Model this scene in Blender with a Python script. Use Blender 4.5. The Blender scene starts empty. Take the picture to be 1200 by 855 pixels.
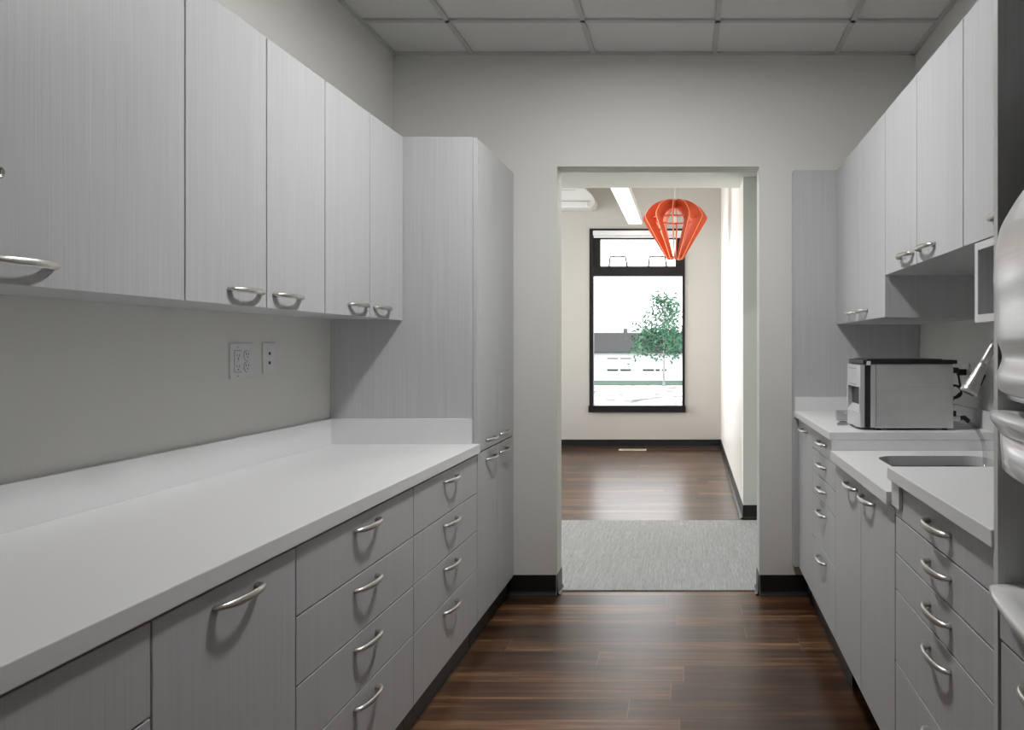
import bpy, bmesh, math, random
from mathutils import Vector
random.seed(7)
S = 0.0254                       # everything below is laid out in inches: x right, y into the room, z up
C = bpy.context.scene.collection
PI = math.pi

# ------------------------------------------------------------------ materials
def nodes(name):
    m = bpy.data.materials.new(name); m.use_nodes = True
    nt = m.node_tree
    for n in list(nt.nodes): nt.nodes.remove(n)
    out = nt.nodes.new('ShaderNodeOutputMaterial')
    b = nt.nodes.new('ShaderNodeBsdfPrincipled')
    nt.links.new(b.outputs[0], out.inputs[0])
    return m, nt, b, out
def N(nt, t, **k):
    n = nt.nodes.new(t)
    for a, v in k.items(): setattr(n, a, v)
    return n
def L(nt, a, b): nt.links.new(a, b)
def math_(nt, op, a, b=None):
    n = N(nt, 'ShaderNodeMath', operation=op)
    for i, v in enumerate((a, b)):
        if v is None: continue
        if isinstance(v, (int, float)): n.inputs[i].default_value = v
        else: L(nt, v, n.inputs[i])
    return n.outputs[0]
def pos(nt, scale):
    g = N(nt, 'ShaderNodeNewGeometry'); mp = N(nt, 'ShaderNodeMapping')
    L(nt, g.outputs['Position'], mp.inputs[0]); mp.inputs['Scale'].default_value = scale
    return mp.outputs[0]
def ramp(nt, fac, stops):
    r = N(nt, 'ShaderNodeValToRGB'); L(nt, fac, r.inputs[0])
    e = r.color_ramp.elements
    while len(e) < len(stops): e.new(0.5)
    for el, (p, c) in zip(e, stops):
        el.position = p; el.color = (*c, 1) if len(c) == 3 else c
    return r.outputs[0]
def noise(nt, vec, scale, detail=3, rough=.55):
    n = N(nt, 'ShaderNodeTexNoise'); n.inputs['Scale'].default_value = scale
    n.inputs['Detail'].default_value = detail; n.inputs['Roughness'].default_value = rough
    L(nt, vec, n.inputs['Vector']); return n.outputs[0]
def bump(nt, b, h, strength, dist=.001):
    n = N(nt, 'ShaderNodeBump'); n.inputs['Strength'].default_value = strength
    n.inputs['Distance'].default_value = dist
    L(nt, h, n.inputs['Height']); L(nt, n.outputs[0], b.inputs['Normal'])
def plain(name, col, rough=.5, metal=0, bump_s=0, bscale=900, spec=.5, var=0):
    m, nt, b, o = nodes(name)
    b.inputs['Base Color'].default_value = (*col, 1)
    b.inputs['Roughness'].default_value = rough; b.inputs['Metallic'].default_value = metal
    b.inputs['Specular IOR Level'].default_value = spec
    if var:
        f = noise(nt, pos(nt, (1, 1, 1)), bscale, 2)
        c = ramp(nt, f, [(.3, tuple(x*(1-var) for x in col)), (.7, tuple(min(1, x*(1+var)) for x in col))])
        L(nt, c, b.inputs['Base Color'])
    if bump_s:
        bump(nt, b, noise(nt, pos(nt, (1, 1, 1)), bscale, 2), bump_s)
    return m

def laminate(name, base, dark):
    m, nt, b, o = nodes(name)
    f1 = noise(nt, pos(nt, (420, 420, 2.6)), 1, 3, .6)
    f2 = noise(nt, pos(nt, (46, 46, .9)), 1, 3, .6)
    f = math_(nt, 'ADD', math_(nt, 'MULTIPLY', f1, .82), math_(nt, 'MULTIPLY', f2, .18))
    L(nt, ramp(nt, f, [(.30, dark), (.68, base)]), b.inputs['Base Color'])
    b.inputs['Roughness'].default_value = .42; b.inputs['Specular IOR Level'].default_value = .35
    bump(nt, b, f1, .12, .0004)
    return m
M = {}
M['lam'] = laminate('grey_woodgrain_laminate', (.560, .563, .576), (.468, .470, .480))
M['edge'] = plain('lit_laminate_edge', (.62, .62, .62), .45)  # laminate edges, tone lifted for the light they catch
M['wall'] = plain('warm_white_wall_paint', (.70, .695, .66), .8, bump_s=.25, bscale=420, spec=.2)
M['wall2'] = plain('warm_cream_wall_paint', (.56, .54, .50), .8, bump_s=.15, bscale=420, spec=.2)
M['wall2_lit'] = plain('window_lit_wall_paint', (.82, .795, .74), .30, spec=.8)  # paler than the far wall: window light on the right wall painted in
M['soffit'] = plain('pale_green_white_paint', (.74, .76, .72), .8, bump_s=.3, bscale=420, spec=.2)
M['counter'] = plain('white_solid_surface', (.76, .76, .765), .33, spec=.4, var=.025, bscale=700)
M['black'] = plain('black_rubber_base', (.010, .0095, .010), .38)
M['kick'] = plain('charcoal_toe_kick', (.035, .035, .037), .35)
M['dark'] = plain('black_plastic', (.012, .012, .013), .35)
M['frame'] = plain('black_window_aluminium', (.012, .012, .013), .35, .2)
M['nickel'] = plain('brushed_nickel', (.62, .60, .57), .33, 1)
M['chrome'] = plain('satin_chrome', (.62, .60, .57), .2, 1)
M['white'] = plain('white_plastic', (.78, .78, .77), .3)
M['almond'] = plain('white_device_plastic', (.70, .70, .71), .35)
M['silver'] = plain('silver_plastic', (.60, .60, .61), .35, .3)
M['tray'] = plain('glossy_white_moulded_plastic', (.80, .80, .80), .16)
M['orange'] = plain('orange_lacquered_plywood', (.70, .135, .055), .42)
M['orange_edge'] = plain('orange_rib_edge', (.88, .33, .14), .45)
M['tile'] = plain('mineral_ceiling_tile', (.70, .70, .69), .9, bump_s=.5, bscale=500, spec=.1, var=.06)
M['tbar'] = plain('grey_metal', (.36, .36, .35), .5)
M['grid'] = plain('grey_ceiling_grid', (.52, .52, .51), .5)
M['cream'] = plain('cream_register_metal', (.72, .62, .45), .5)
M['roof'] = plain('grey_standing_seam_roof', (.055, .055, .057), .7)
M['facade'] = plain('white_render_facade', (.82, .82, .82), .8)
M['slit'] = plain('dark_window_band', (.008, .008, .009), .4)
M['slit_pale'] = plain('pale_window_band', (.10, .10, .10), .4)
M['bark'] = plain('pale_birch_bark', (.48, .47, .46), .8, var=.3, bscale=6)
M['leaf'] = plain('fresh_green_leaf', (.035, .135, .065), .6, var=.5, bscale=2.0)
M['lawn'] = plain('green_lawn', (.022, .075, .042), .8, var=.5, bscale=1.2)
M['tube'] = None

def steel(name, col, rough, streak):
    m, nt, b, o = nodes(name)
    f = noise(nt, pos(nt, streak), 1, 4, .6)
    g = noise(nt, pos(nt, (1, 1, 1)), 14, 3, .6)
    k = math_(nt, 'ADD', math_(nt, 'MULTIPLY', f, .5), math_(nt, 'MULTIPLY', g, .5))
    L(nt, ramp(nt, k, [(.3, tuple(c*.80 for c in col)), (.7, col)]), b.inputs['Base Color'])
    b.inputs['Metallic'].default_value = 1
    L(nt, math_(nt, 'ADD', math_(nt, 'MULTIPLY', g, .22), rough-.11), b.inputs['Roughness'])
    return m
M['steel'] = steel('brushed_stainless_panel', (.80, .80, .80), .40, (3, 3, 500))
M['steel2'] = steel('satin_stainless_cover', (.74, .74, .74), .38, (8, 8, 400))
M['sink'] = steel('sink_stainless', (.40, .40, .39), .28, (60, 300, 300))

def glass(name, tint=(1, 1, 1), refl=.06, rough=.0, trans=None):
    m = bpy.data.materials.new(name); m.use_nodes = True; nt = m.node_tree
    for n in list(nt.nodes): nt.nodes.remove(n)
    o = N(nt, 'ShaderNodeOutputMaterial'); t = N(nt, 'ShaderNodeBsdfTransparent'); g = N(nt, 'ShaderNodeBsdfGlossy')
    t.inputs[0].default_value = (*tint, 1); g.inputs['Roughness'].default_value = rough
    mx = N(nt, 'ShaderNodeMixShader'); lw = N(nt, 'ShaderNodeLayerWeight'); lw.inputs[0].default_value = .5
    L(nt, math_(nt, 'ADD', math_(nt, 'MULTIPLY', math_(nt, 'POWER', lw.outputs['Facing'], 4), .55), .04), mx.inputs[0])
    L(nt, t.outputs[0], mx.inputs[1]); L(nt, g.outputs[0], mx.inputs[2]); L(nt, mx.outputs[0], o.inputs[0])
    return m
M['glass'] = glass('clear_window_glass')
M['clear'] = glass('clear_plastic', (.86, .87, .87), rough=.1)

def emit(name, col, s):
    m = bpy.data.materials.new(name); m.use_nodes = True; nt = m.node_tree
    for n in list(nt.nodes): nt.nodes.remove(n)
    o = N(nt, 'ShaderNodeOutputMaterial'); e = N(nt, 'ShaderNodeEmission')
    e.inputs[0].default_value = (*col, 1); e.inputs[1].default_value = s
    L(nt, e.outputs[0], o.inputs[0]); return m
M['lamp_room'] = emit('lit_linear_diffuser', (1, .98, .95), 4)
M['lamp_kitchen'] = emit('lit_ceiling_diffuser', (1, .992, .98), 285)
M['fill_back'] = emit('rear_fill_diffuser', (1, .992, .98), 6.5)  # unseen fill added behind the camera to lift the shadows
M['fill_hall'] = emit('hall_fill_diffuser', (.95, 1, .985), 14)  # unseen fill added to brighten the hall

def floor_mat():
    m, nt, b, o = nodes('dark_walnut_plank_floor')
    g = N(nt, 'ShaderNodeNewGeometry'); s = N(nt, 'ShaderNodeSeparateXYZ'); L(nt, g.outputs['Position'], s.inputs[0])
    x, y = s.outputs[0], s.outputs[1]
    W, LEN = 5.0*S, 48*S
    ry = math_(nt, 'DIVIDE', y, W); row = math_(nt, 'FLOOR', ry); fy = math_(nt, 'SUBTRACT', ry, row)
    wn = N(nt, 'ShaderNodeTexWhiteNoise', noise_dimensions='1D'); L(nt, row, wn.inputs['W'])
    rx = math_(nt, 'ADD', math_(nt, 'DIVIDE', x, LEN), math_(nt, 'MULTIPLY', wn.outputs[0], 7.3))
    col = math_(nt, 'FLOOR', rx); fx = math_(nt, 'SUBTRACT', rx, col)
    cb = N(nt, 'ShaderNodeCombineXYZ'); L(nt, row, cb.inputs[0]); L(nt, col, cb.inputs[1])
    wp = N(nt, 'ShaderNodeTexWhiteNoise', noise_dimensions='2D'); L(nt, cb.outputs[0], wp.inputs['Vector'])
    rnd = wp.outputs[0]
    # grain runs along the plank, different in every plank
    cv = N(nt, 'ShaderNodeCombineXYZ')
    L(nt, math_(nt, 'MULTIPLY', x, 2.2), cv.inputs[0]); L(nt, math_(nt, 'MULTIPLY', y, 42), cv.inputs[1])
    L(nt, math_(nt, 'MULTIPLY', rnd, 60), cv.inputs[2])
    gr = noise(nt, cv.outputs[0], 1.0, 5, .62)
    cv2 = N(nt, 'ShaderNodeCombineXYZ')
    L(nt, math_(nt, 'MULTIPLY', x, 1.1), cv2.inputs[0]); L(nt, math_(nt, 'MULTIPLY', y, 13), cv2.inputs[1])
    L(nt, math_(nt, 'MULTIPLY', rnd, 33), cv2.inputs[2])
    gr2 = noise(nt, cv2.outputs[0], 1.0, 2, .5)
    f = math_(nt, 'ADD', math_(nt, 'MULTIPLY', gr, .50), math_(nt, 'MULTIPLY', gr2, .36))
    f = math_(nt, 'ADD', f, math_(nt, 'MULTIPLY', rnd, .16))
    c = ramp(nt, f, [(.34, (.020, .008, .003)), (.48, (.060, .026, .010)), (.57, (.12, .054, .022)), (.67, (.26, .14, .068))])
    # plank joints
    e1 = math_(nt, 'LESS_THAN', math_(nt, 'MINIMUM', fy, math_(nt, 'SUBTRACT', 1, fy)), .016)
    e2 = math_(nt, 'LESS_THAN', math_(nt, 'MINIMUM', fx, math_(nt, 'SUBTRACT', 1, fx)), .0016)
    e = math_(nt, 'MAXIMUM', e1, e2)
    mx = N(nt, 'ShaderNodeMix', data_type='RGBA'); L(nt, math_(nt, 'MULTIPLY', e2, .7), mx.inputs[0])
    L(nt, c, mx.inputs[6]); mx.inputs[7].default_value = (.20, .13, .08, 1)
    mx2 = N(nt, 'ShaderNodeMix', data_type='RGBA'); L(nt, math_(nt, 'MULTIPLY', e1, .75), mx2.inputs[0])
    L(nt, mx.outputs[2], mx2.inputs[6]); mx2.inputs[7].default_value = (.008, .004, .002, 1)
    L(nt, mx2.outputs[2], b.inputs['Base Color'])
    b.inputs['Roughness'].default_value = .30; b.inputs['Specular IOR Level'].default_value = .9
    h = math_(nt, 'SUBTRACT', gr, math_(nt, 'MULTIPLY', e, .8))
    bump(nt, b, h, .16, .001)
    return m
M['floor'] = floor_mat()

def carpet_mat():
    m, nt, b, o = nodes('streaky_grey_carpet')
    f1 = noise(nt, pos(nt, (210, 12, 1)), 1, 4, .65)
    f2 = noise(nt, pos(nt, (330, 330, 1)), 1, 2, .6)
    f3 = noise(nt, pos(nt, (110, 3.0, 1)), 1, 3, .6)
    f = math_(nt, 'ADD', math_(nt, 'ADD', math_(nt, 'MULTIPLY', f1, .45), math_(nt, 'MULTIPLY', f2, .25)), math_(nt, 'MULTIPLY', f3, .30))
    L(nt, ramp(nt, f, [(.36, (.34, .34, .345)), (.50, (.50, .50, .50)), (.64, (.68, .68, .68))]), b.inputs['Base Color'])
    b.inputs['Roughness'].default_value = .95; b.inputs['Specular IOR Level'].default_value = .1
    bump(nt, b, f, .8, .004)
    return m
M['carpet'] = carpet_mat()

def ground_mat():
    m, nt, b, o = nodes('pale_gravel_ground')
    f = noise(nt, pos(nt, (1.6, .55, 1)), 1, 5, .7)
    L(nt, ramp(nt, f, [(.36, (.08, .09, .08)), (.46, (.30, .31, .30)), (.56, (.60, .60, .59))]), b.inputs['Base Color'])
    b.inputs['Roughness'].default_value = .9
    return m
M['ground'] = ground_mat()

# ------------------------------------------------------------------ geometry helpers (inches)
class MB:
    """collects shapes for ONE mesh"""
    def __init__(s): s.bm = bmesh.new(); s.mats = []; s.cur = 0
    def use(s, m):
        if m not in s.mats: s.mats.append(m)
        s.cur = s.mats.index(m); return s
    def _tag(s, faces, smooth=False):
        for f in faces: f.material_index = s.cur; f.smooth = smooth
    def box(s, x0, x1, y0, y1, z0, z1, bev=0, seg=2):
        r = bmesh.ops.create_cube(s.bm, size=1)
        vs = r['verts']
        for v in vs:
            v.co = Vector(((x0+x1)/2+v.co.x*(x1-x0), (y0+y1)/2+v.co.y*(y1-y0), (z0+z1)/2+v.co.z*(z1-z0)))
        fs = {f for v in vs for f in v.link_faces}
        s._tag(fs)
        if bev:
            es = list({e for v in vs for e in v.link_edges})
            r = bmesh.ops.bevel(s.bm, geom=es, offset=bev, segments=seg, affect='EDGES', profile=.5)
            s._tag(r['faces'], False)
        return s
    def prism(s, pts, axis, a0, a1, smooth=False, bev=0):
        """closed outline pts (u, v) extruded along axis from a0 to a1. axis x: (y,z); y: (x,z); z: (x,y)"""
        def P(u, v, a): return {'x': (a, u, v), 'y': (u, a, v), 'z': (u, v, a)}[axis]
        v0 = [s.bm.verts.new(P(u, v, a0)) for u, v in pts]; v1 = [s.bm.verts.new(P(u, v, a1)) for u, v in pts]
        n = len(pts); side = []; fs = []
        for i in range(n):
            f = s.bm.faces.new((v0[i], v0[(i+1) % n], v1[(i+1) % n], v1[i])); side.append(f)
        caps = [s.bm.faces.new(v0[::-1]), s.bm.faces.new(v1)]
        s._tag(side, smooth); s._tag(caps)
        bmesh.ops.recalc_face_normals(s.bm, faces=side+caps)
        if bev:
            es = list({e for f in caps for e in f.edges})
            r = bmesh.ops.bevel(s.bm, geom=es, offset=bev, segments=3, affect='EDGES', profile=.5)
            s._tag(r['faces'], True)
        return s
    def tube(s, pts, rad, n=12, caps=True, closed=False):
        pts = [Vector(p) for p in pts]; m = len(pts)
        rs = rad if isinstance(rad, (list, tuple)) else [rad]*m
        rings = []; up = None
        for i, p in enumerate(pts):
            if closed: t = pts[(i+1) % m]-pts[i-1]
            else: t = pts[min(i+1, m-1)]-pts[max(i-1, 0)]
            t.normalize()
            if up is None:
                up = Vector((0, 0, 1)) if abs(t.z) < .9 else Vector((1, 0, 0))
            a = (up-t*up.dot(t)).normalized(); b = t.cross(a); up = a
            rings.append([s.bm.verts.new(p+(a*math.cos(2*PI*k/n)+b*math.sin(2*PI*k/n))*rs[i]) for k in range(n)])
        fs = []
        for i in range(m if closed else m-1):
            A, B = rings[i], rings[(i+1) % m]
            for k in range(n): fs.append(s.bm.faces.new((A[k], A[(k+1) % n], B[(k+1) % n], B[k])))
        s._tag(fs, True)
        if caps and not closed:
            s._tag([s.bm.faces.new(rings[0][::-1]), s.bm.faces.new(rings[-1])])
        return s
    def lathe(s, prof, c, axis=(0, 0, 1), n=24):
        """profile (r, h) turned about an axis through c"""
        a = Vector(axis).normalized(); u = a.orthogonal().normalized(); w = a.cross(u); c = Vector(c)
        rings = []
        for r, h in prof:
            r = max(r, 1e-4)
            rings.append([s.bm.verts.new(c+a*h+(u*math.cos(2*PI*k/n)+w*math.sin(2*PI*k/n))*r) for k in range(n)])
        fs = []
        for A, B in zip(rings, rings[1:]):
            for k in range(n): fs.append(s.bm.faces.new((A[k], A[(k+1) % n], B[(k+1) % n], B[k])))
        fs.append(s.bm.faces.new(rings[0][::-1])); fs.append(s.bm.faces.new(rings[-1]))
        s._tag(fs, True); bmesh.ops.recalc_face_normals(s.bm, faces=fs)
        return s
    def holed(s, outer, holes, z0, z1):
        """slab with holes: outlines (x, y)"""
        edges = []
        for loop in [outer]+holes:
            vs = [s.bm.verts.new((x, y, z1)) for x, y in loop]
            edges += [s.bm.edges.new((vs[i], vs[(i+1) % len(vs)])) for i in range(len(vs))]
        r = bmesh.ops.triangle_fill(s.bm, use_beauty=True, use_dissolve=False, edges=edges)
        top = [g for g in r['geom'] if isinstance(g, bmesh.types.BMFace)]
        ex = bmesh.ops.extrude_face_region(s.bm, geom=top)
        bmesh.ops.translate(s.bm, vec=(0, 0, z0-z1), verts=[g for g in ex['geom'] if isinstance(g, bmesh.types.BMVert)])
        fs = list(s.bm.faces); s._tag(fs); bmesh.ops.recalc_face_normals(s.bm, faces=fs)
        return s
    def mesh(s, name, origin=(0, 0, 0)):
        me = bpy.data.meshes.new(name)
        for v in s.bm.verts: v.co = (v.co-Vector(origin))*S
        s.bm.to_mesh(me); s.bm.free()
        for m in s.mats: me.materials.append(m)
        return me

def world(o):
    w = Vector((0, 0, 0))
    while o: w += o.location; o = o.parent
    return w
def thing(name, label, cat, loc, group=None):
    o = bpy.data.objects.new(name, None); C.objects.link(o); o.empty_display_size = .05
    o.location = Vector(loc)*S; o['label'] = label; o['category'] = cat
    if group: o['group'] = group
    return o
def obj(name, mb, mat=None, parent=None, label=None, smooth_angle=False):
    if mat is not None: mb.mats = [mat]+mb.mats if not mb.mats else mb.mats
    w = world(parent)/S if parent else Vector((0, 0, 0))
    o = bpy.data.objects.new(name, mb.mesh(name, w)); C.objects.link(o)
    if parent: o.parent = parent
    if label: o['label'] = label
    return o
def tag(o, label, cat, group=None):
    o['label'] = label; o['category'] = cat
    if group: o['group'] = group
    return o
def struct(name, mb, mat=None, parent=None):
    o = obj(name, mb, mat, parent); o['kind'] = 'structure'; return o
def new(m): return MB().use(M[m])

# ------------------------------------------------------------------ the room shell
XL, XR, D, CEIL = -58.6, 44.6, 135.0, 106.7
D1 = 139.6                                     # back of the doorway wall
OX0, OX1, OH = -26.2, 13.8, 84.7               # the opening
BACK = -75.0
FAR, RX, RET = 332.0, 15.3, 194.5              # far room: window wall, right wall, return wall
SOF, SOFY, RCEIL, RLX = 97.4, 208.0, 132.0, -125.0
HX = 90.0                                      # right end of the cross hall

struct('floor', new('floor').box(-140, 110, BACK-4, FAR+4, -3, 0))
struct('wall_left', new('wall').box(XL-5, XL, BACK, D, 0, CEIL))
struct('wall_right', new('wall').box(XR, XR+5, BACK, D, 0, CEIL))
struct('wall_back', new('wall').box(XL-5, XR+5, BACK-5, BACK, 0, CEIL+6))
w = new('wall')
w.box(-135, OX0, D, D1, 0, 140); w.box(OX1, HX+5, D, D1, 0, 140); w.box(OX0, OX1, D, D1, OH, 140)
struct('wall_doorway', w)
# suspended ceiling: mineral tiles on a grid
cl = new('tile')
cl.box(XL-5, XR+5, BACK-5, D, CEIL+.45, CEIL+4)
cl.use(M['grid'])
gx = [-43.0-24+24*i for i in range(0, 6)]
gx = [x for x in gx if XL < x < XR]
gy = [121.2-24*i for i in range(0, 9)]
for x in gx: cl.box(x-.47, x+.47, BACK, D, CEIL+.05, CEIL+.6)
for y in gy: cl.box(XL, XR, y-.47, y+.47, CEIL+.05, CEIL+.6)
cl.box(XL, XL+.8, BACK, D, CEIL, CEIL+.6).box(XR-.8, XR, BACK, D, CEIL, CEIL+.6).box(XL, XR, D-.8, D, CEIL, CEIL+.6)
struct('ceiling', cl)

def baseboard(mb, p0, p1, nrm, h=4.0):
    """cove base along an axis-aligned line; nrm points into the room"""
    (x0, y0), (x1, y1) = p0, p1
    nx, ny = nrm
    prof = [(0, 0), (.75, 0), (.72, .12), (.35, .38), (.18, .75), (.15, h-.1), (.10, h), (0, h)]
    if ny:
        mb.prism([(y0+ny*a, z) for a, z in prof], 'x', x0, x1)
    else:
        mb.prism([(x0+nx*a, z) for a, z in prof], 'y', y0, y1)
    return mb
b = new('black'); baseboard(b, (XL, D), (OX0-.15, D), (0, -1)); baseboard(b, (OX0, D-.15), (OX0, D1), (1, 0))
struct('baseboard_left', b)
b = new('black'); baseboard(b, (OX1+.15, D), (23.4, D), (0, -1)); baseboard(b, (OX1, D-.15), (OX1, D1), (-1, 0))
struct('baseboard_right', b)

# cross hall + far room
struct('wall_hall', new('soffit').box(RX, HX, RET, RET+5, 0, SOF))
struct('wall_far_right', new('wall2_lit').box(RX, RX+5, RET+5, FAR, 0, RCEIL))
struct('wall_hall_right', new('soffit').box(HX, HX+5, D1, RET+5, 0, SOF))
w = new('wall2')                               # left wall of the far room, one tall side window
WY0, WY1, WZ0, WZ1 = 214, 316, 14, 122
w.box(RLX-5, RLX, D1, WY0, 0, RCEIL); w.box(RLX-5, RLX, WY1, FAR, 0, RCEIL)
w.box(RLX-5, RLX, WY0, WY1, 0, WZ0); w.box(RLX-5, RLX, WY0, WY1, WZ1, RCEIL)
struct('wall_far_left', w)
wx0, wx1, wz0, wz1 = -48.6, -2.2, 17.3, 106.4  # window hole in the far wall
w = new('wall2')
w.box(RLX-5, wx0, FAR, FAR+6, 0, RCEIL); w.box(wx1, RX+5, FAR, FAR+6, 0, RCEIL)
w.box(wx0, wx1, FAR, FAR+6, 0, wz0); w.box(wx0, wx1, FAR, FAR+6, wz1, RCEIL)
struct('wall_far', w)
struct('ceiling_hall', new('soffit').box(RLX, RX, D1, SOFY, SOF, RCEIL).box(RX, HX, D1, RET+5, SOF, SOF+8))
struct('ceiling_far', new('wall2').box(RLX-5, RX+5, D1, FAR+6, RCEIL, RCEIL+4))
b = new('black'); baseboard(b, (RLX, FAR), (RX, FAR), (0, -1)); struct('baseboard_far', b)
b = new('black'); baseboard(b, (RX, RET), (RX, FAR-.8), (-1, 0)); baseboard(b, (RX-.15, RET), (HX, RET), (0, -1)); struct('baseboard_far_right', b)
c = obj('carpet', new('carpet').box(RLX, HX, D+2.3, 192.5, 0, .22, .08), None)
tag(c, 'streaky light grey carpet strip across the hall just beyond the doorway', 'carpet')

# side window of the far room (out of frame, lets in the sky and the added fill lamp)
f = new('frame')
f.box(RLX-4, RLX-1, WY0, WY0+2, WZ0, WZ1); f.box(RLX-4, RLX-1, WY1-2, WY1, WZ0, WZ1)
f.box(RLX-4, RLX-1, WY0+2, WY1-2, WZ0, WZ0+2); f.box(RLX-4, RLX-1, WY0+2, WY1-2, WZ1-2, WZ1)
f.box(RLX-4, RLX-1, (WY0+WY1)/2-1, (WY0+WY1)/2+1, WZ0+2, WZ1-2)
struct('window_2', f)

# window_1 : black frame with transom vent above a fixed pane
f = new('frame'); fy0, fy1 = FAR-.5, FAR+3
f.box(wx0, wx0+1.9, fy0, fy1, wz0+3.2, wz1); f.box(wx1-1.3, wx1, fy0, fy1, wz0+3.2, wz1)
f.box(wx0+1.9, wx1-1.3, fy0, fy1, wz1-1.2, wz1)
f.box(wx0-.4, wx1+.4, FAR-1.4, fy1, wz0, wz0+3.2, .1)
win = struct('window_1', f)
TB, TM = 83.4, 87.6                            # mullion under / over
obj('mullion', new('frame').box(wx0+1.9, wx1-1.3, fy0-.3, fy1, TB, TM, .1), None, win)
v = new('frame'); a0, a1, c0, c1 = wx0+1.9, wx1-1.3, TM, wz1-5.0
v.box(a0, a0+3.3, FAR+.2, FAR+2.6, c0, wz1-1.2); v.box(a1-3.3, a1, FAR+.2, FAR+2.6, c0, wz1-1.2)
v.box(a0+3.3, a1-3.3, FAR+.2, FAR+2.6, c0, c0+.6); v.box(a0+3.3, a1-3.3, FAR+.2, FAR+2.6, c1, wz1-1.2)
vent = obj('vent_sash', v, None, win)
obj('pane', new('glass').box(a0+3.3, a1-3.3, FAR+1.2, FAR+1.5, c0+.6, c1), None, vent)
obj('pane', new('glass').box(wx0+1.9, wx1-1.3, FAR+1.2, FAR+1.5, wz0+3.2, TB), None, win)
for hx in (-34.6, -15.5):                      # wire pull brackets of the vent sash
    t = new('frame'); y = FAR-1.0
    t.tube([(hx-4.4, y, TM+.2), (hx-3.9, y, TM+5.0), (hx+3.6, y, TM+5.0), (hx+4.4, y, TM+.2)], .40, 8)
    t.box(hx-2.7, hx-1.7, y-.3, y+.3, TM+4.8, TM+5.4); t.box(hx+1.7, hx+2.7, y-.3, y+.3, TM+4.8, TM+5.4)
    t.box(hx-4.7, hx-4.1, y-.25, FAR+.3, TM, TM+.5); t.box(hx+4.1, hx+4.7, y-.25, FAR+.3, TM, TM+.5)
    obj('wire_handle', t, None, win)

bl = thing('roller_blind', 'white rolled-up roller blind in the head of the black window', 'blind', ((wx0+wx1)/2, FAR-.6, wz1-4.6))
obj('cassette', new('white').box(wx0+1.9, wx1-1.3, FAR-2.2, FAR+.15, wz1-3.6, wz1-1.2, .25), None, bl)
obj('hem_bar', new('white').box(wx0+2.2, wx1-1.6, FAR-1.3, FAR-.7, wz1-4.6, wz1-3.65, .1), None, bl)

# ------------------------------------------------------------------ handles
HL, HO = 5.7, 1.22
def handle_mesh():
    """bow pull: wide tapering feet, slim blade in the middle"""
    mb = MB().use(M['nickel']); n = 30; rings = []
    for i in range(n+1):
        th = PI*i/n; c, si = math.cos(th), math.sin(th)
        o_ = Vector((HO*si**.78-.03, -HL/2*c, 0)); i_ = Vector(((HO-.30)*si**.78-.03, -(HL/2-.85)*c, 0))
        d = o_-i_; hw = .23+.08*si
        sec = [(0, .45), (.25, .95), (.55, 1), (.85, .7), (1, .12), (1, -.12), (.85, -.7), (.55, -1), (.25, -.95), (0, -.45)]
        rings.append([mb.bm.verts.new(i_+d*a+Vector((0, 0, hw*b))) for a, b in sec])
    fs = []
    for A, B in zip(rings, rings[1:]):
        for k in range(10): fs.append(mb.bm.faces.new((A[k], A[(k+1) % 10], B[(k+1) % 10], B[k])))
    fs.append(mb.bm.faces.new(rings[0][::-1])); fs.append(mb.bm.faces.new(rings[-1]))
    mb._tag(fs, True); bmesh.ops.recalc_face_normals(mb.bm, faces=fs)
    return mb.mesh('handle')
HANDLE = handle_mesh()
def handle(parent, x, y, z, side):
    """side 'L': cabinet on the left wall, pull sticks out to +x; 'R' to -x"""
    o = bpy.data.objects.new('handle', HANDLE); C.objects.link(o); o.parent = parent
    o.location = Vector((x, y, z))*S-world(parent)
    if side == 'R': o.rotation_euler = (0, 0, PI)
    return o
G = .075                                        # half of the reveal between fronts
TH = .75
def front(parent, name, side, fx, y0, y1, z0, z1, hy=None, hz=None):
    """a door or drawer front whose face lies at x = fx"""
    a, b_ = (fx-TH, fx) if side == 'L' else (fx, fx+TH)
    o = obj(name, new('lam').box(a, b_, y0+G, y1-G, z0+G, z1-G, .035, 1), None, parent)
    if hy is not None: handle(o, fx, hy, hz, side)
    return o

# ------------------------------------------------------------------ left run
LX = -34.6                                     # base fronts
KICK = 4.0
def left_base(y0, y1, label, rows, handles=True, name='base_cabinet', group='base cabinets along the left wall'):
    t = thing(name, label, 'cabinet', ((XL+LX)/2, (y0+y1)/2, 0), group)
    obj('body', new('lam').box(XL+.05, LX-TH-.02, y0+.03, y1-.03, KICK, 31.75), None, t)
    obj('toe_kick', new('black').box(XL+.05, LX-1.3, y0+.03, y1-.03, 0, KICK), None, t, 'black toe kick')
    for k, (z1, z0) in enumerate(zip(rows, rows[1:])):
        front(t, 'drawer' if len(rows) > 2 else 'door', 'L', LX, y0, y1, z0, z1, (y0+y1)/2+.3 if handles else None, z1-1.45)
    return t
DR = [31.5, 25.3, 19.15, 13.0, KICK]
left_base(85.6, 111.2, 'grey four-drawer base cabinet against the tall cupboard at the far end of the left run', DR)
left_base(60.0, 85.6, 'grey four-drawer base cabinet on the left between the tall-front pull-out and the far drawer unit', DR)
left_base(43.9, 60.0, 'grey left base cabinet with one full-height front and a single pull', [31.5, KICK])
left_base(16.0, 43.9, 'nearest grey base cabinet, cut by the bottom left corner of the photo', DR)

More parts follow.
